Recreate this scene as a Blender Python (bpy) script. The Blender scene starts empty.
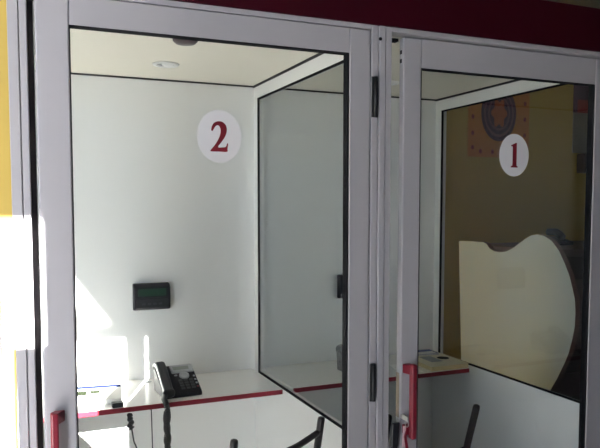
import bpy, bmesh, math, random
from mathutils import Vector, Matrix
random.seed(7)
sc = bpy.context.scene
COL = sc.collection
PI = math.pi

# ------------------------------------------------------------------ materials
def mat(name, col, rough=.5, metal=0.0, var=.04, scale=14, bump=0.0, spec=.5):
    m = bpy.data.materials.new(name); m.use_nodes = True
    nt = m.node_tree; n = nt.nodes; l = nt.links
    b = n['Principled BSDF']
    b.inputs['Roughness'].default_value = rough
    b.inputs['Metallic'].default_value = metal
    b.inputs['Specular IOR Level'].default_value = spec
    tc = n.new('ShaderNodeTexCoord'); nz = n.new('ShaderNodeTexNoise')
    nz.inputs['Scale'].default_value = scale; nz.inputs['Detail'].default_value = 3
    l.new(tc.outputs['Object'], nz.inputs['Vector'])
    mx = n.new('ShaderNodeMix'); mx.data_type = 'RGBA'
    c = Vector(col[:3])
    mx.inputs[6].default_value = (*[max(0, v * (1 - var)) for v in c], 1)
    mx.inputs[7].default_value = (*[min(1, v * (1 + var)) for v in c], 1)
    l.new(nz.outputs['Fac'], mx.inputs[0]); l.new(mx.outputs[2], b.inputs['Base Color'])
    if bump:
        bp = n.new('ShaderNodeBump'); bp.inputs['Strength'].default_value = bump
        bp.inputs['Distance'].default_value = .002
        l.new(nz.outputs['Fac'], bp.inputs['Height']); l.new(bp.outputs['Normal'], b.inputs['Normal'])
    return m

def glass_mat(name, tint, refl=1.0):
    """clear architectural pane: tinted transmission plus a Schlick mirror reflection"""
    m = bpy.data.materials.new(name); m.use_nodes = True
    nt = m.node_tree; n = nt.nodes; l = nt.links
    for x in list(n): n.remove(x)
    out = n.new('ShaderNodeOutputMaterial'); mix = n.new('ShaderNodeMixShader')
    tr = n.new('ShaderNodeBsdfTransparent'); gl = n.new('ShaderNodeBsdfGlossy')
    tr.inputs['Color'].default_value = (*tint, 1); gl.inputs['Roughness'].default_value = .0
    gl.inputs['Color'].default_value = (.95, .97, 1, 1)
    lw = n.new('ShaderNodeLayerWeight'); lw.inputs['Blend'].default_value = .5
    p = n.new('ShaderNodeMath'); p.operation = 'POWER'; p.inputs[1].default_value = 5
    a = n.new('ShaderNodeMath'); a.operation = 'MULTIPLY_ADD'
    a.inputs[1].default_value = .9 * refl; a.inputs[2].default_value = .035 * refl
    l.new(lw.outputs['Facing'], p.inputs[0]); l.new(p.outputs[0], a.inputs[0])
    l.new(a.outputs[0], mix.inputs[0]); l.new(tr.outputs[0], mix.inputs[1]); l.new(gl.outputs[0], mix.inputs[2])
    l.new(mix.outputs[0], out.inputs['Surface'])
    return m

def tile_mat(name, c1, c2, size):
    m = mat(name, c1, .45); nt = m.node_tree; n = nt.nodes; l = nt.links
    br = n.new('ShaderNodeTexBrick'); br.offset = 0
    br.inputs['Color1'].default_value = (*c1, 1); br.inputs['Color2'].default_value = (*[v * .93 for v in c1], 1)
    br.inputs['Mortar'].default_value = (*c2, 1); br.inputs['Scale'].default_value = 1
    br.inputs['Mortar Size'].default_value = .004
    br.inputs['Brick Width'].default_value = size; br.inputs['Row Height'].default_value = size
    tc = n.new('ShaderNodeTexCoord'); l.new(tc.outputs['Object'], br.inputs['Vector'])
    l.new(br.outputs['Color'], n['Principled BSDF'].inputs['Base Color'])
    return m

M = dict(
    panel=mat('white_laminate', (.875, .875, .865), .38, var=.015, scale=5),
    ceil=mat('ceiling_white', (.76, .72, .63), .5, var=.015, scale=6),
    alu=mat('powder_coated_aluminium', (.405, .385, .405), .42, var=.02, scale=30),
    seam=mat('dark_seam', (.03, .025, .03), .7),
    gasket=mat('black_rubber', (.010, .010, .012), .9, spec=.1),
    maroon=mat('maroon_fascia', (.034, .0012, .006), .45, var=.08, scale=4, spec=.2),
    red=mat('red_plastic', (.20, .011, .026), .38, var=.05),
    redwood=mat('red_edge_band', (.23, .016, .032), .5, var=.08, spec=.25),
    shelf=mat('shelf_laminate', (.87, .865, .85), .2, var=.015),
    black=mat('black_plastic', (.016, .016, .020), .38),
    charcoal=mat('charcoal_plastic', (.014, .012, .018), .5, spec=.2),
    hinge=mat('black_hinge', (.012, .012, .014), .4),
    steel=mat('brushed_steel', (.55, .53, .50), .35, .9, .06, 60),
    brass=mat('worn_brass', (.32, .25, .20), .5, .6, .2, 40),
    offwhite=mat('offwhite_paint', (.55, .55, .55), .7),
    yellow=mat('yellow_paint', (.54, .375, .08), .7, var=.04, scale=3, bump=.05),
    shopdark=mat('grey_paint', (.13, .128, .13), .7, var=.05, scale=3),
    shopceil=mat('shop_ceiling', (.22, .205, .16), .8, var=.03),
    floor=tile_mat('floor_tiles', (.40, .40, .405), (.16, .15, .15), .33),
    pave=tile_mat('pavement', (.45, .43, .40), (.2, .2, .2), .4),
    blockred=mat('sun_blocker_red', (.30, .05, .06), .8),
    pinktag=mat('pale_pink_plastic', (.62, .42, .44), .4),
    white=mat('white_sticker', (.80, .77, .77), .5, var=.01),
    numeral=mat('dark_red_numeral', (.20, .008, .018), .5),
    lcd=mat('lcd_grey', (.30, .33, .31), .25, var=.1),
    cashlcd=mat('green_tinted_display', (.010, .045, .026), .3, var=.4, scale=40),
    silver=mat('silver_plastic', (.42, .44, .48), .3, .4),
    key=mat('grey_keys', (.055, .055, .065), .45),
    redkey=mat('red_key', (.25, .03, .04), .45),
    chair=mat('dark_brown_black_metal', (.018, .012, .014), .4),
    seatpad=mat('black_vinyl', (.02, .018, .02), .5, bump=.2, scale=60),
    paper=mat('white_paper', (.76, .76, .74), .9, var=.02, spec=.1),
    blue=mat('blue_cover', (.04, .07, .24), .45, var=.25, scale=25),
    dimprint=mat('dim_green_print', (.03, .038, .022), .9, spec=0),
    navy=mat('navy_print', (.02, .03, .09), .9, spec=0),
    cream=mat('cream_cover', (.62, .58, .42), .5, var=.22, scale=22),
    pages=mat('yellowed_pages', (.62, .52, .30), .7, var=.1, scale=80),
    inkoval=mat('dark_print', (.03, .03, .035), .8, spec=.1),
    greyprint=mat('grey_print', (.25, .27, .28), .5, var=.3, scale=30),
    orange=mat('orange_poster', (.62, .22, .035), .5, var=.15, scale=12),
    plum=mat('plum_print', (.10, .028, .065), .5),
    plumlight=mat('mauve_print', (.24, .09, .12), .5),
    ember=mat('orange_red_print', (.50, .11, .04), .5, var=.3, scale=25),
    reddot=mat('red_print', (.30, .035, .03), .5),
    mauve=mat('mauve_brown_laminate', (.13, .075, .085), .45, var=.08),
    mauvedark=mat('dark_mauve_laminate', (.06, .035, .042), .45, var=.08),
    brownedge=mat('red_brown_edging', (.17, .08, .075), .45),
    wave=mat('white_counter_panel', (.74, .80, .81), .35, var=.02, scale=4),
    greyframe=mat('grey_picture', (.30, .27, .23), .5, var=.2, scale=9),
    doorglass=glass_mat('clear_door_glass', (.975, .98, .975)),
    partglass=glass_mat('smoked_partition_glass', (.935, .945, .935), 1.2),
)

# ------------------------------------------------------------------ mesh helpers
class MB:
    def __init__(s): s.bm = bmesh.new()
    def box(s, a, b, mi=0):
        x0, y0, z0 = a; x1, y1, z1 = b
        v = [s.bm.verts.new(p) for p in ((x0,y0,z0),(x1,y0,z0),(x1,y1,z0),(x0,y1,z0),(x0,y0,z1),(x1,y0,z1),(x1,y1,z1),(x0,y1,z1))]
        for f in ((0,3,2,1),(4,5,6,7),(0,1,5,4),(1,2,6,5),(2,3,7,6),(3,0,4,7)):
            s.bm.faces.new([v[i] for i in f]).material_index = mi
        return s
    def prism(s, pts, d, mi=0, side=None):
        """closed outline (3D points) pushed along the vector d"""
        d = Vector(d)
        a = [s.bm.verts.new(p) for p in pts]; b = [s.bm.verts.new(Vector(p) + d) for p in pts]
        s.bm.faces.new(a).material_index = mi; s.bm.faces.new(b[::-1]).material_index = mi
        for i in range(len(a)):
            j = (i + 1) % len(a)
            s.bm.faces.new((a[j], a[i], b[i], b[j])).material_index = mi if side is None else side
        return s
    def tube(s, path, r, n=10, mi=0, cap=True):
        path = [Vector(p) for p in path]; rings = []
        rs = r if isinstance(r, (list, tuple)) else [r] * len(path)
        up = None
        for i, p in enumerate(path):
            t = (path[min(i + 1, len(path) - 1)] - path[max(i - 1, 0)]).normalized()
            if up is None:
                up = t.orthogonal().normalized()
            else:
                up = (up - t * up.dot(t))
                up = up.normalized() if up.length > 1e-6 else t.orthogonal().normalized()
            w = t.cross(up)
            rings.append([s.bm.verts.new(p + (up * math.cos(2*PI*k/n) + w * math.sin(2*PI*k/n)) * rs[i]) for k in range(n)])
        for a, b in zip(rings, rings[1:]):
            for k in range(n):
                f = s.bm.faces.new((a[k], a[(k+1) % n], b[(k+1) % n], b[k])); f.material_index = mi; f.smooth = True
        if cap:
            s.bm.faces.new(rings[0][::-1]).material_index = mi; s.bm.faces.new(rings[-1]).material_index = mi
        return s
    def lathe(s, prof, c=(0, 0, 0), n=32, mi=0, axis='z'):
        """profile of (radius, height) turned about an axis through c"""
        rings = []
        for r, h in prof:
            ring = []
            for k in range(n):
                a = 2*PI*k/n; q = (r*math.cos(a), r*math.sin(a), h)
                if axis == 'y': q = (q[0], q[2], q[1])
                if axis == 'x': q = (q[2], q[0], q[1])
                ring.append(s.bm.verts.new(Vector(c) + Vector(q)))
            rings.append(ring)
        for a, b in zip(rings, rings[1:]):
            for k in range(n):
                f = s.bm.faces.new((a[k], a[(k+1) % n], b[(k+1) % n], b[k])); f.material_index = mi; f.smooth = True
        for ring in (rings[0], rings[-1]):
            if (ring[0].co - ring[n//2].co).length > 1e-5: s.bm.faces.new(ring).material_index = mi
        return s
    def xf(s, mtx):
        bmesh.ops.transform(s.bm, matrix=mtx, verts=s.bm.verts); return s
    def build(s, name, m, parent=None, bevel=0.0, seg=2, loc=None):
        bmesh.ops.recalc_face_normals(s.bm, faces=s.bm.faces)
        me = bpy.data.meshes.new(name); s.bm.to_mesh(me); s.bm.free()
        for mm in (m if isinstance(m, (list, tuple)) else [m]): me.materials.append(mm)
        o = bpy.data.objects.new(name, me); COL.objects.link(o)
        if parent: o.parent = parent
        if loc: o.location = loc
        if bevel:
            bv = o.modifiers.new('bevel', 'BEVEL'); bv.width = bevel; bv.segments = seg; bv.limit_method = 'ANGLE'
        return o

def B(a, b): return MB().box(a, b)
def smooth_closed(pts, n=6):
    out = []; N = len(pts)
    for i in range(N):
        p0, p1, p2, p3 = [Vector(pts[(i + k - 1) % N]) for k in range(4)]
        for j in range(n):
            t = j / n
            out.append(.5*((2*p1) + (-p0+p2)*t + (2*p0-5*p1+4*p2-p3)*t*t + (-p0+3*p1-3*p2+p3)*t**3))
    return out
def smooth_path(pts, n=8):
    P = [Vector(p) for p in pts]; P = [P[0]*2 - P[1]] + P + [P[-1]*2 - P[-2]]; out = []
    for i in range(1, len(P) - 2):
        p0, p1, p2, p3 = P[i-1:i+3]
        for j in range(n):
            t = j / n
            out.append(.5*((2*p1) + (-p0+p2)*t + (2*p0-5*p1+4*p2-p3)*t*t + (-p0+3*p1-3*p2+p3)*t**3))
    return out + [P[-2]]
def tag(o, label, cat, group=None, kind=None):
    o['label'] = label; o['category'] = cat
    if group: o['group'] = group
    if kind: o['kind'] = kind
    return o
def thing(name, label, cat, loc=(0,0,0), rz=0.0, group=None, kind=None):
    o = bpy.data.objects.new(name, None); o.empty_display_size = .05; COL.objects.link(o)
    o.location = loc; o.rotation_euler = (0, 0, rz)
    return tag(o, label, cat, group, kind)
def copy_tree(o, parent=None):
    c = o.copy(); COL.objects.link(c); c.parent = parent
    for ch in list(o.children): copy_tree(ch, c)
    return c
def S(o, label, cat):  return tag(o, label, cat, kind='structure')

# ------------------------------------------------------------------ dimensions (metres)
W = 1.0            # booth pitch; booth 2 spans x -1..0, booth 1 spans 0..1
D = 1.178          # depth to the booths' rear panel
HC = 2.07          # booth ceiling
ZS = .752          # shelf top
SLX, SLZ = .41, .47  # sun travel per metre of depth

# ------------------------------------------------------------------ the shop around the booths
HR = 3.0           # shop ceiling
S(B((-3.4, -2.3, -.05), (3.7, 2.3, 0)).build('floor', M['floor']), 'grey beige tiled shop floor', 'floor')
S(B((-3.4, -2.3, HR), (3.7, 2.3, HR + .06)).build('ceiling', M['shopceil']), 'dull shop ceiling above the booths', 'ceiling')
S(B((-3.4, 2.2, 0), (-1.0, 2.3, HR)).build('wall_far', M['offwhite']), 'off white shop wall at the end of the passage left of the booths', 'wall')
S(B((-1.0, 2.2, 0), (3.7, 2.3, HR)).build('wall_far', M['yellow']), 'yellow painted shop wall behind the booths and counter', 'wall')
S(B((3.6, -2.2, 0), (3.7, 2.2, HR)).build('wall_right', M['shopdark']), 'grey shop wall beyond the reception counter', 'wall')
S(B((-3.4, -2.2, 0), (-3.3, 2.2, HR)).build('wall_left', M['offwhite']), 'off white shop wall left of the booths', 'wall')
# street doorway; the bar and slot above it are added to shape the sun
ox0, ox1 = -2.95, -.975 - SLX*2.2
oz, fz0, fz1 = 1.50 + SLZ*2.2, 2.60, 2.85
qx0, qx1, qz0, qz1 = -1.78, -1.40, 1.0, .42 + SLZ*2.2    # unseen low opening added for sun bounce in booth two
wn = MB().box((-3.4, -2.3, 0), (ox0, -2.2, HR)).box((ox1, -2.3, 0), (qx0, -2.2, HR)).box((qx1, -2.3, 0), (3.7, -2.2, HR)).box((qx0, -2.3, 0), (qx1, -2.2, qz0)).box((qx0, -2.3, qz1), (qx1, -2.2, HR)).box((ox0, -2.3, fz1), (ox1, -2.2, HR)).box((ox0, -2.24, oz), (ox1, -2.2, fz0))
S(wn.build('wall_near', M['shopdark']), 'grey shop front wall with its open street doorway', 'wall')
S(B((qx0, -2.255, qz0), (qx1, -2.249, qz1)).build('bounce_pane', M['doorglass']), 'unseen low window pane added to let in sun for bounce light', 'window')
S(B((-7, -8, -.06), (6, -2.3, -.02)).build('ground', M['pave']), 'grey street paving outside the shop', 'ground')
# two unseen slabs added outside the doorway; their gap shapes a sun streak
zA = 1.555 + SLZ*2.75
def sun_blocker(xa, xb, xc, xd, label):
    S(MB().prism([(xa, -2.75, zA), (xb, -2.75, zA), (xd, -2.31, zA), (xc, -2.31, zA)], (0, 0, .02)).build('sun_blocker', M['blockred']), label, 'sun_blocker')
xe = -1.15 - SLX*2.75
sun_blocker(xe, 3.0, xe + .033, 3.0, 'unseen dark red slab right of the gap, added to shape the sun')
sun_blocker(-4.5, xe - .08, -4.5, xe - .047, 'unseen dark red slab left of the gap, added to shape the sun')
# unseen block added inside the doorway to cut the sun on the left jamb
S(B((-1.03 - SLX*1.1 , -1.16, 0), (-1.03 - SLX*1.1 + .22, -1.06, 1.145 + SLZ*1.1)).build('jamb_sun_blocker', M['offwhite']),
  'unseen off white block added inside the doorway to shade the left jamb', 'wall')

# ------------------------------------------------------------------ booths: shell
for k, nm in ((-1, 'left'), (0, 'right')):
    x0 = k*W + .030; x1 = (k + 1)*W
    num = 'two' if k == -1 else 'one'
    S(B((x0 - .03, D, 0), (x1, D + .03, HC + .03)).build('wall_rear', M['panel']), f'white rear panel of phone booth {num}', 'wall')
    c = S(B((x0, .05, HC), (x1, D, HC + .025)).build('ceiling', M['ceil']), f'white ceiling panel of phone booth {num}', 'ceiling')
    (MB().box((x0, D - .005, HC - .007), (x1, D, HC)).box((x1 - .005, .06, HC - .009), (x1, D, HC)).box((x0, .06, HC - .007), (x0 + .005, D, HC))
     ).build('joint_strip', M['seam'], c)

def partition(x, label):
    y0, y1, z0, z1 = .052, D, 0, HC
    gy0, gy1, gz0, gz1 = .10, 1.128, .742, 2.008
    p = MB().box((x, y0, z0), (x+.03, y1, gz0)).box((x, y0, gz1), (x+.03, y1, z1)).box((x, y0, gz0), (x+.03, gy0, gz1)).box((x, gy1, gz0), (x+.03, y1, gz1)).build('wall_partition', M['panel'])
    S(p, label, 'wall')
    g = MB(); t = .007
    for a, b in (((gy0, gz0), (gy1, gz0+t)), ((gy0, gz1-t), (gy1, gz1)), ((gy0, gz0+t), (gy0+t, gz1-t)), ((gy1-t, gz0+t), (gy1, gz1-t))):
        g.box((x - .0015, a[0], a[1]), (x + .008, b[0], b[1]))
    g.build('gasket', M['gasket'], p)
    B((x + .002, gy0 + .004, gz0 + .004), (x + .007, gy1 - .004, gz1 - .004)).build('glass_pane', M['partglass'], p)
    return p
S(B((-1.068, 0, 0), (-1.038, .03, 2.2)).build('trim_1', M['yellow']), 'yellow painted strip along the outer left door jamb', 'trim')
lp = partition(-W - .006, 'white partition with window at the outer left side of booth two')
B((-.992, .0495, 0), (-.978, .0525, HC)).build('gap_shade', M['seam'], lp)  # dark strip stands in for the shade in the gap beside door 2
partition(0, 'white partition with big black edged window between the two booths')
partition(W, 'white partition with black edged window facing the reception counter')

# door frame: jambs, mullions, head
fr = thing('door_frame', 'pale grey aluminium door frame across both phone booths', 'door frame', kind='structure')
def upright(name, strips, x0, x1, dep=.052):
    m = MB()
    for a, b, y in strips: m.box((a, y, 0), (b, dep, 2.0575))
    m.box((x0 + .002, .012, 0), (x1 - .002, dep, 2.057))
    return m.build(name, M['alu'], fr, .0012, 1)
upright('jamb', [(-1.037, -1.0135, .0), (-1.011, -.994, .0)], -1.037, -.994, .03)
for cx in (0, W):
    upright('mullion', [(cx-.036, cx-.0135, 0), (cx-.0105, cx+.0095, -.004), (cx+.012, cx+.0335, 0)], cx-.037, cx+.0335)
for a, b in ((-.994, -.037), (.0335, W - .037)): B((a, .0, 2.044), (b, .05, 2.058)).build('head', M['alu'], fr, .001, 1)
B((.034, .026, 2.024), (.072, .046, 2.033)).build('latch_keeper', M['gasket'], fr)
B((-.994, .041, 2.03), (-.037, .049, 2.044)).build('seal', M['seam'], fr)
for x, y, z in ((-.0085, -.004, 2.018), (-1.027, 0, 2.037), (W - .0085, -.004, 2.018)):
    MB().lathe([(.0001, -.0012), (.005, -.0012), (.0055, .001)], (x, y, z), 14, axis='y').build('screw', M['gasket'], fr)

fa = MB().box((-1.06, -.006, 2.058), (1.10, .03, 2.205)).build('fascia', M['maroon'], None, .002, 1)
S(fa, 'dark maroon fascia board running above both booth doors', 'fascia')

# ------------------------------------------------------------------ numerals
TWO = [(0,0),(.45,0),(.93,0),(.96,.1),(1.0,.27),(.94,.27),(.87,.17),(.72,.145),(.40,.145),(.60,.31),(.82,.50),(.93,.70),(.88,.87),(.70,.975),(.47,1.0),(.22,.955),(.07,.84),(.02,.70),(.10,.675),(.19,.76),(.30,.845),(.43,.865),(.54,.79),(.57,.66),(.49,.48),(.27,.25),(.0,.055)]
ONE = [(.05,0),(1,0),(1,.045),(.86,.075),(.83,.13),(.83,1.0),(.68,1.0),(.05,.90),(.03,.86),(.22,.865),(.28,.82),(.28,.13),(.25,.075),(.05,.045)]
def sticker(parent, cx, y, cz, rx, rz, outline, w, h, word):
    s = MB().prism([(cx + rx*math.cos(2*PI*k/56), y, cz + rz*math.sin(2*PI*k/56)) for k in range(56)], (0, -.0008, 0)).build('number_sticker', M['white'], parent)
    s['label'] = f'round white sticker printed with a dark red {word}'
    o = outline if word == 'one' else [tuple(v) for v in smooth_closed([Vector((a, b)) for a, b in outline], 3)]
    MB().prism([(cx + (a - .5)*w, y - .0008, cz + (b - .5)*h) for a, b in o], (0, -.0006, 0)).build('numeral', M['numeral'], s)

# ------------------------------------------------------------------ doors
def door(name, label, x0, xa, xb, x1, zt, ztop, y, th):
    """outer edges x0..x1, glass xa..xb, glass top zt, leaf top ztop, front face y"""
    d = thing(name, label, 'door', (0, 0, 0), kind='structure')
    zb, gb = .012, .13
    B((x0, y, zb), (xa, y+th, ztop)).build('stile', M['alu'], d, .005, 3)
    B((xb, y, zb), (x1, y+th, ztop)).build('stile', M['alu'], d, .0025, 2)
    B((xa + .0012, y + .0012, zt), (xb - .0012, y+th, ztop)).build('top_rail', M['alu'], d, .001, 1)
    B((xa + .0012, y + .0012, zb), (xb - .0012, y+th, gb)).build('bottom_rail', M['alu'], d, .001, 1)
    g = MB(); t = .003; q0, q1 = y + .004, y + th + .0005
    g.box((xa, q0, gb), (xb, q1, gb+t)).box((xa, q0, zt-t), (xb, q1, zt)).box((xa, q0, gb+t), (xa+t, q1, zt-t)).box((xb-.006, q0, gb+t), (xb, q1, zt-t))
    g.build('gasket', M['gasket'], d)
    B((xa+.003, y+th*.5-.003, gb+.003), (xb-.003, y+th*.5+.003, zt-.003)).build('glass_pane', M['doorglass'], d)
    return d
def pull(parent, x, y, z0, z1, dx, so):
    h = B((x + dx - .0095, y - so - .012, z0), (x + dx + .0095, y - so + .010, z1)).build('handle', M['red'], parent, .005, 3)
    h['label'] = 'dark red D shaped pull handle'
    for za, zb in ((z1 - .034, z1 - .004), (z0 + .010, z0 + .040)):
        m = MB().prism([(x - .014, y, za), (x + .014, y, za), (x + dx + .009, y - so, za), (x + dx - .009, y - so, za)], (0, 0, zb - za))
        m.build('bracket', M['red'], h, .003, 2)
    return h

d2 = door('door_2', 'closed aluminium framed glass door with sticker numbered 2', -.976, -.896, -.109, -.0405, 1.970, 2.041, 0.0, .030)
sticker(d2, -.506, .0118, 1.709, .0635, .0725, TWO, .049, .083, 'two')
pull(d2, -.939, 0, .66, .999, -.014, .03)
for z0, z1 in ((1.784, 1.904), (.916, 1.033), (.22, .34)):
    MB().tube([(-.026, -.008, z0), (-.026, -.008, z1)], .0068, 14).box((-.038, -.0095, z0), (-.028, -.0042, z1)).build('hinge', M['hinge'], d2)

Y1, T1 = .02, .028
d1 = door('door_1', 'slightly ajar aluminium framed glass door with sticker numbered 1', .088, .1535, .883, .962, 1.950, 2.039, Y1, T1)
sticker(d1, .533, Y1 + .0108, 1.690, .0625, .0715, ONE, .030, .083, 'one')
pull(d1, .108, Y1, .780, 1.020, .005, .034)
MB().box((.0868, Y1 + .007, .84), (.0882, Y1 + .025, .985)).build('lock_plate', M['brass'], d1)
for z in (1.995, 1.968):
    B((.0872, Y1 + .011, z - .006), (.0885, Y1 + .021, z + .006)).build('bolt_hole', M['gasket'], d1)
MB().lathe([(.0001, -.010), (.008, -.010), (.009, .002)], (.098, Y1 - .0005, .845), 18, axis='y').build('lock_cylinder', M['steel'], d1)

# keys in the lock of door 1
ks = thing('key_ring', 'bunch of keys with red tag hanging from the lock of door 1', 'keys', (.094, Y1 - .012, .845))
MB().box((-.0015, -.022, -.008), (.0015, .008, .008)).build('key', M['steel'], ks, .001, 1)
MB().tube([(0, -.018 + .010*math.sin(a), -.014 + .012*math.cos(a)) for a in [2*PI*k/20 for k in range(21)]], .0012, 6).build('ring', M['steel'], ks)
MB().prism([(-.012, -.018, -.022), (-.002, -.018, -.022), (-.004, -.018, -.088), (-.016, -.018, -.090)], (0, .003, 0)).build('tag', M['pinktag'], ks, .001, 1)
MB().prism([(.000, -.021, -.024), (.008, -.021, -.022), (-.002, -.021, -.055), (.006, -.021, -.095), (-.004, -.021, -.095), (-.011, -.021, -.055)], (0, .002, 0)).build('ribbon', M['red'], ks)
MB().prism([(-.046, -.008, -.012), (-.018, -.008, -.012), (-.026, -.008, -.10), (-.048, -.008, -.10)], (0, .008, 0)).build('fob', M['black'], ks, .002, 1)

# ------------------------------------------------------------------ shelves
def shelf(x0, x1, label):
    t = thing('wall_shelf', label, 'shelf', (x0, .776, ZS - .019), group='red edged shelves in the booths')
    w = x1 - x0
    B((0, .004, 0), (w, D - .776 - .003, .019)).build('board', M['shelf'], t)
    B((0, -.001, -.0005), (w, .004, .0185)).build('edge_band', M['redwood'], t, .001, 1)
    return t
sh2 = shelf(-W + .031, -.018, 'white shelf with red front edge holding the phone in booth 2')
MB().lathe([(.0001, .020), (.007, .0205), (.008, .022), (.011, .022), (.012, .019)], (.459, .342, 0), 20).build('cable_grommet', M['greyprint'], sh2)
sh1 = shelf(.031, .932, 'white shelf with red front edge under the magazines in booth 1')

# ------------------------------------------------------------------ ceiling fittings
def downlight(x, y, label):
    t = thing('downlight', label, 'downlight', (x, y, HC), group='ceiling fittings')
    MB().lathe([(.052, -.0005), (.050, -.005), (.040, -.007), (.036, -.005), (.036, -.0005)], n=36).build('trim_ring', M['panel'], t)
    MB().lathe([(.0365, -.0004), (.0362, -.0016), (.0001, -.0016)], n=30).build('recess_shade', M['greyprint'], t)  # flat dark disc stands in for the shade inside the recess
    MB().lathe([(.026, -.0016), (.023, -.006), (.014, -.0095), (.0001, -.011)], (.008, -.006, 0), 26).build('lamp_glass', M['panel'], t)
    return t
downlight(-.474, .855, 'small round recessed downlight near the rear of booth 2 ceiling')
downlight(.526, .855, 'small round recessed downlight in booth 1 ceiling, seen past its ajar door')
lf = thing('ceiling_fitting', 'dark round fitting with two screws by the door in booth 2 ceiling', 'ceiling fitting', (-.497, .435, HC))
MB().lathe([(.042, -.0005), (.041, -.008), (.032, -.016), (.0001, -.018)], n=30).build('dome', M['mauvedark'], lf)
for sx in (-.072, .066):
    MB().lathe([(.005, -.0003), (.0045, -.0025), (.0001, -.003)], (sx, 0.0, 0), 14).build('screw', M['black'], lf)

# ------------------------------------------------------------------ call cost displays
def cost_display(label, x):
    t = thing('call_display', label, 'wall display', (x, D + .0005, 1.062), group='black call displays on the rear walls')
    prof = [(0, 0), (-.030, .002), (-.044, .010), (-.047, .060), (-.040, .104), (-.026, .116), (0, .118)]
    MB().prism([(-.079, y, z) for y, z in prof], (.158, 0, 0)).build('casing', M['charcoal'], t, .004, 2)
    MB().prism([(-.062, -.0478, .064), (-.062, -.0416, .096), (.060, -.0416, .096), (.060, -.0478, .064)], (0, .003, 0)).build('screen', M['cashlcd'], t)
    B((-.070, -.0475, .012), (.070, -.044, .054)).build('lower_panel', M['black'], t, .002, 1)
    for i in range(4): B((-.045 + i*.024, -.0492, .026), (-.031 + i*.024, -.047, .034)).build('button', M['key'], t)
    return t
c2 = cost_display('small black call display box on the rear wall of booth 2', -.486)
c1 = copy_tree(c2); c1.location.x += .995
c1['label'] = 'black call display seen through the partition window in booth 1'

# ------------------------------------------------------------------ telephones
def coil(path, r, turns, wire, n=6):
    P = smooth_path(path, 40); pts = []; N = len(P)
    for i, p in enumerate(P):
        t = (P[min(i+1, N-1)] - P[max(i-1, 0)]).normalized()
        u = t.cross(Vector((.3, 1, .1))).normalized(); w = t.cross(u)
        a = 2*PI*turns*i/(N-1)
        pts.append(p + (u*math.cos(a) + w*math.sin(a))*r)
    return MB().tube(pts, wire, n)
def telephone(label, loc, rz):
    t = thing('desk_telephone', label, 'telephone', loc, rz, group='black desk phones in the booths')
    # body: wedge with its face rising to the back; local y runs to the wall
    prof = [(0, 0), (0, .016), (.008, .022), (.146, .098), (.154, .096), (.158, .086), (.150, 0)]
    MB().prism([(-.078, y, z) for y, z in prof], (.160, 0, 0)).build('base', M['charcoal'], t, .004, 2)
    slope = math.atan2(.076, .138); F = Matrix.Translation((0, .008, .022)) @ Matrix.Rotation(slope, 4, 'X')
    def face(name, m, a, b, bev=.001): return MB().box(a, b).xf(F).build(name, m, t, bev, 1)
    d = face('display_bezel', M['silver'], (-.016, .108, -.002), (.078, .152, .006), .002)
    MB().box((-.006, .122, .005), (.060, .142, .0068)).xf(F).build('screen', M['lcd'], d)
    MB().lathe([(.021, -.001), (.021, .004), (.012, .0045), (.011, .003), (.0001, .0035)], (.032, .090, 0), 26).xf(F).build('navigation_ring', M['silver'], t)
    for r in range(4):
        for c in range(3):
            x = .002 + c*.022; y = .012 + (3 - r)*.0155
            face('key', M['key'], (x, y, -.001), (x + .015, y + .010, .0035))
    for i in range(4):
        face('side_key', M['redkey'] if i == 0 else M['silver'], (.068, .016 + i*.021, -.001), (.076, .024 + i*.021, .003))
    face('soft_key', M['silver'], (-.008, .092, -.001), (.004, .099, .003))
    # handset lying front to back on the left
    hp = smooth_path([(-.060, -.014, .022), (-.060, .006, .038), (-.058, .066, .076), (-.057, .130, .108), (-.057, .158, .098)], 6)
    m = MB(); n = 14; rings = []
    for i, p in enumerate(hp):
        u = i/(len(hp)-1); end = min(u, 1-u)
        hw = .027 - .006*min(1, end/.25); hh = .020 - .006*min(1, end/.22)
        if end < .02: hw *= .72; hh *= .6
        rings.append([m.bm.verts.new((p.x + hw*math.copysign(abs(math.cos(a))**.6, math.cos(a)), p.y - .35*hh*math.sin(a), p.z + hh*math.copysign(abs(math.sin(a))**.7, math.sin(a)))) for a in [2*PI*k/n for k in range(n)]])
    for a, b in zip(rings, rings[1:]):
        for k in range(n):
            f = m.bm.faces.new((a[k], a[(k+1) % n], b[(k+1) % n], b[k])); f.smooth = True
    m.bm.faces.new(rings[0]); m.bm.faces.new(rings[-1])
    m.build('handset', M['black'], t)
    return t
p2 = telephone('black desk phone with silver display bezel on the shelf in booth 2', (-.429, .824, ZS), .06)
coil([(-.074, -.010, .020), (-.084, -.030, .012), (-.083, -.060, -.004), (-.079, -.068, -.050), (-.088, -.066, -.090), (-.078, -.066, -.130), (-.083, -.064, -.165), (-.079, -.062, -.172), (-.086, -.060, -.140), (-.078, -.058, -.100), (-.087, -.060, -.060), (-.082, -.060, -.030)], .0085, 62, .0036).build('coiled_cord', M['black'], p2)
p1 = copy_tree(p2)
p1.location = (.428, .850, ZS); p1.rotation_euler.z = .05
p1['label'] = 'black desk phone partly seen through the partition window in booth 1'

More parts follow.
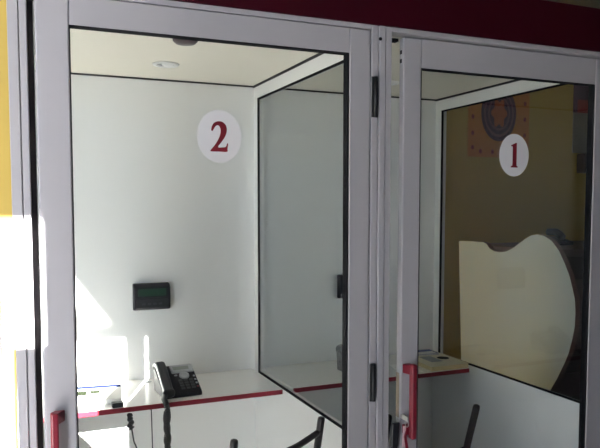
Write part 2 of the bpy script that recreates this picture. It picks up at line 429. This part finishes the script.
# loose cables under the shelf
cb = thing('power_cable', 'black cable with bulky plug hanging below the shelf, nearer the door handle', 'cable', (-.645, .765, 0))
MB().tube(smooth_path([(0, 0, .732), (-.004, -.004, .715), (.003, -.002, .70), (-.002, 0, .685), (.004, 0, .672)], 5), [.006 + .006*abs(math.sin(i*.7)) for i in range(21)], 10).build('plug', M['black'], cb)
MB().tube(smooth_path([(.004, 0, .672), (.012, .004, .62), (.025, .008, .55), (.02, .05, .25), (.0, .12, .010), (.0, .3, .006)], 8), .0028, 8).build('cord', M['black'], cb)
cb2 = tag(MB().tube(smooth_path([(-.560, .80, .733), (-.558, .80, .65), (-.556, .80, .45), (-.55, .84, .2), (-.56, .92, .010), (-.56, 1.1, .006)], 8), .0022, 8).build('phone_cable', M['black']),
          'thin black cable hanging below the shelf just left of the phone', 'cable')

# ------------------------------------------------------------------ papers
def booklet(name, label, cat, loc, rz, w, d, h, cover, pages, group=None):
    t = thing(name, label, cat, loc, rz, group)
    B((-w/2, -d/2, .0), (w/2, d/2, .0012)).build('back_cover', cover, t)
    B((-w/2 + .002, -d/2 + .001, .0012), (w/2 - .002, d/2 - .002, h - .0012)).build('pages', pages, t)
    B((-w/2, -d/2, h - .0012), (w/2, d/2, h)).build('front_cover', cover, t)
    return t
ps = booklet('paper_stack', 'stack of white papers with blue edge on the sunlit shelf in booth 2', 'papers', (-.745, .965, ZS), -.14, .19, .22, .018, M['paper'], M['paper'])
B((-.093, .070, .018), (.093, .100, .0205)).build('blue_stripe', M['navy'], ps)
B((-.085, -.03, .018), (-.04, .03, .0184)).build('printed_box', M['dimprint'], ps)
B((-.025, -.01, .018), (.01, .03, .0184)).build('printed_box', M['dimprint'], ps)
nb = tag(B((-.708, .783, ZS), (-.668, .815, ZS + .018)).build('dark_block', M['inkoval'], None, .001, 1), 'small dark block at the shelf edge beside the white papers', 'note block')  # plain small dark block in front of the stack

g = 'papers on the shelf of booth 1'
ct = booklet('catalogue', 'thick cream catalogue with a dark oval on its cover on the booth 1 shelf', 'catalogue', (.838, .950, ZS), -.02, .205, .32, .022, M['cream'], M['pages'], g)
MB().prism([(.052 + .030*math.cos(2*PI*k/28), -.02 + .030*math.sin(2*PI*k/28), .022) for k in range(28)], (0, 0, .0005)).build('printed_oval', M['inkoval'], ct)
B((-.05, -.08, .022), (.015, .04, .0224)).build('picture', M['greyprint'], ct)
mg = booklet('magazine', 'blue and white magazine lying on the back of the cream catalogue', 'magazine', (.835, 1.055, ZS + .0226), -.06, .17, .10, .006, M['blue'], M['paper'], g)
B((-.075, -.045, .006), (.075, .005, .0064)).build('white_panel', M['paper'], mg)
lf2 = tag(MB().box((-.055, -.08, 0), (.055, .08, .002)).build('leaflet', M['paper']), 'white leaflet lying left of the cream catalogue in booth 1', 'leaflet', g)
lf2.location = (.655, .89, ZS); lf2.rotation_euler.z = -.2

# ------------------------------------------------------------------ chairs
def chair(label, loc, rz, top=-.018, drop=0.0):
    """local +y is the way the sitter faces; origin on the floor between the rear legs"""
    t = thing('chair', label, 'chair', loc, rz, group='dark metal chairs in the booths')
    hw = .172
    def py(z): return .018 + (top - .018)*max(0, (z - .60)/.212)
    for s in (-1, 1):
        pts = smooth_path([(s*(hw - .005), -.03, .006), (s*(hw - .008), .02, .25), (s*(hw - .008), .03, .44), (s*(hw - .004), .018, .60), (s*hw, top, .812)], 6)
        MB().tube(pts + [pts[-1] + Vector((0, -.001, .007)), pts[-1] + Vector((0, -.0015, .010))], [.0125]*len(pts) + [.0110, .005], 14).build('back_post', M['chair'], t)
        MB().tube(smooth_path([(s*(hw + .006), .43, .006), (s*hw, .41, .22), (s*(hw - .004), .40, .435)], 5), .0115, 12).build('leg', M['chair'], t)
        MB().tube([(s*(hw - .006), .02, .22), (s*(hw - .002), .405, .22)], .008, 10).build('stretcher', M['chair'], t)
    def rail(z, sag, r):
        P = [(hw - .003, 0, 0), (.115, -.007, -.4*sag), (.06, -.011, -.8*sag), (0, -.012, -sag)]
        P = P + [(-x, y, zz) for x, y, zz in P[-2::-1]]
        MB().tube(smooth_path([(x, py(z) + y, z + zz) for x, y, zz in P], 8), r, 12).build('back_rail', M['chair'], t)
    rail(.770 - drop, .030, .0105); rail(.698 - drop, .030, .0095)
    sp = smooth_closed([(-.185, .03, .44), (-.195, .25, .44), (-.18, .42, .44), (0, .44, .44), (.18, .42, .44), (.195, .25, .44), (.185, .03, .44), (0, .015, .44)], 5)
    MB().prism(sp, (0, 0, .03)).build('seat', M['seatpad'], t, .008, 3)
    return t
ch2 = chair('dark chair with curved back rails in booth 2', (-.285, .153, 0), .28)
ch1 = chair('dark chair in booth 1, one leaning back post showing through door 1', (.276, .150, 0), -.06, -.045, .12)

# ------------------------------------------------------------------ reception counter beyond booth 1
rc = thing('reception_counter', 'reception counter with white wave shaped end panel beyond booth 1', 'counter', (1.55, 0, 0))
wave = [(1.714, 1.300), (1.60, 1.303), (1.477, 1.303), (1.445, 1.296), (1.413, 1.268), (1.37, 1.254), (1.323, 1.252), (1.27, 1.260), (1.222, 1.278), (1.17, 1.307), (1.118, 1.338), (1.07, 1.360), (1.026, 1.367), (.97, 1.360), (.916, 1.337), (.865, 1.290), (.825, 1.231), (.79, 1.17), (.770, 1.115), (.748, 1.05), (.742, .98), (.745, .91), (.759, .843), (.78, .77), (.81, .706), (.855, .62), (.905, .54), (.97, .44), (1.03, .34), (1.06, .22), (1.07, .1), (1.07, 0), (1.64, 0)]
pn = MB().prism([(0, y, z) for y, z in wave], (.032, 0, 0), 0, 1).build('end_panel', [M['wave'], M['brownedge']], rc)
B((.032, 1.02, 0), (1.6, 1.62, 1.245)).build('body', M['mauvedark'], rc)
for z in (.20, .46, .72, .98): B((.034, 1.005, z), (1.6, 1.02, z + .13)).build('front_board', M['mauve'], rc)
B((.032, .97, 1.245), (1.62, 1.66, 1.285)).build('countertop', M['mauve'], rc, .004, 2)
sg = thing('desk_device', 'small dark device standing on the reception counter behind the wave panel', 'device', (1.98, 1.34, 1.285))
MB().prism([(-.06, -.07, 0), (-.06, -.07, .02), (-.06, .05, .05), (-.06, .08, .05), (-.06, .08, 0)], (.14, 0, 0)).build('body', M['charcoal'], sg, .006, 2)
MB().tube(smooth_path([(.01, -.05, .045), (.01, .0, .075), (.01, .07, .075)], 5), .022, 12).build('receiver', M['black'], sg)

# posters on the yellow wall
po = thing('poster', 'orange poster with a plum ringed medallion on the yellow wall', 'poster', (2.245, 2.2005, 2.16))
B((-.275, -.004, -.285), (.275, 0, .285)).build('sheet', M['orange'], po)
my = .035
def disc(parent, name, r, y, m, cx=-.005, cz=my, k=40):
    return MB().prism([(cx + r*math.cos(2*PI*i/k), y, cz + r*1.28*math.sin(2*PI*i/k)) for i in range(k)], (0, -.0008, 0)).build(name, m, parent)
md = disc(po, 'medallion', .158, -.004, M['plum'])
disc(md, 'ring', .134, -.0048, M['plumlight']); disc(md, 'ring', .120, -.0056, M['plum'])
disc(md, 'ring', .098, -.0064, M['plumlight']); disc(md, 'ring', .086, -.0072, M['plum'])
MB().prism([(-.005 + q[0], -.0080, my + q[1]) for q in [(a*.062*(1 + .18*math.cos(6*b)), a2*.095*(1 + .18*math.cos(6*b))) for b in [2*PI*i/48 for i in range(48)] for a, a2 in [(math.cos(b), math.sin(b))]]], (0, -.0008, 0)).build('centre_motif', M['ember'], md)
for i in range(18):
    a = 2*PI*i/18
    x = max(-.235, min(.235, .33*math.cos(a))); z = max(-.245, min(.255, .34*math.sin(a)))
    disc(po, 'dot', .013, -.004, M['reddot'], x, z, 14)
p2r = thing('poster', 'narrow poster with dark red header at the right of the yellow wall', 'poster', (3.09, 2.2005, 2.24))
B((-.14, -.006, .0), (.14, 0, .32)).build('header', M['plum'], p2r)
B((-.14, -.006, -.31), (.14, 0, .0)).build('sheet', M['greyframe'], p2r)
B((-.10, -.0075, .0), (.12, -.006, .10)).build('red_band', M['reddot'], p2r)
MB().tube([(.06 + .05*math.cos(a), -.007, -.14 + .09*math.sin(a)) for a in [PI*.4 + PI*1.3*k/16 for k in range(17)]], .007, 6).build('printed_swirl', M['reddot'], p2r)
bx = thing('wall_box', 'small dark box mounted on the yellow wall below the narrow poster', 'wall box', (3.10, 2.2005, 1.775))
B((-.10, -.08, 0), (.12, 0, .15)).build('casing', M['mauvedark'], bx, .006, 2)
B((-.08, -.084, .02), (.10, -.08, .13)).build('front_grille', M['charcoal'], bx)

# ------------------------------------------------------------------ light
w = bpy.data.worlds.new('sky'); sc.world = w; w.use_nodes = True
bg = w.node_tree.nodes['Background']
bg.inputs['Color'].default_value = (.68, .82, 1.0, 1); bg.inputs['Strength'].default_value = 8.3
sl = bpy.data.lights.new('sun', 'SUN'); sl.energy = 118.0; sl.angle = math.radians(.6); sl.color = (1.0, .98, .94)
so = bpy.data.objects.new('sun', sl); COL.objects.link(so)
so.rotation_euler = Vector((SLX, 1, -SLZ)).to_track_quat('-Z', 'Y').to_euler()
so.location = (-4, -8, 5)
pl = bpy.data.lights.new('doorway_portal', 'AREA'); pl.shape = 'RECTANGLE'; pl.size = ox1 - ox0; pl.size_y = oz
pl.cycles.is_portal = True
po_ = bpy.data.objects.new('doorway_portal', pl); COL.objects.link(po_)
po_.location = ((ox0 + ox1)/2, -2.25, oz/2); po_.rotation_euler = Vector((0, 1, 0)).to_track_quat('-Z', 'Z').to_euler()

# ------------------------------------------------------------------ camera (fitted to the photograph's lines)
cam = bpy.data.cameras.new('camera'); co = bpy.data.objects.new('camera', cam); COL.objects.link(co)
pi_, ya, ro, f = .06528, .40179, .00037, 672.55
fw = Vector((math.sin(ya)*math.cos(pi_), math.cos(ya)*math.cos(pi_), -math.sin(pi_)))
r = Vector((math.cos(ya), -math.sin(ya), 0)); u = r.cross(fw)
r2 = math.cos(ro)*r + math.sin(ro)*u; u2 = -math.sin(ro)*r + math.cos(ro)*u
mw = Matrix((r2, u2, -fw)).transposed().to_4x4(); mw.translation = (-1.0340, -1.8004, 1.5160)
co.matrix_world = mw
cam.sensor_width = 36; cam.lens = 36*f/600; cam.shift_y = 26.5/600; cam.clip_start = .05
sc.camera = co
sc.view_settings.view_transform = 'Standard'; sc.view_settings.look = 'None'
sc.view_settings.gamma = 1; sc.view_settings.use_curve_mapping = False
sc.view_settings.exposure = 0.10
sc.cycles.max_bounces = 16; sc.cycles.diffuse_bounces = 8; sc.cycles.transparent_max_bounces = 24
sc.cycles.sample_clamp_indirect = 8
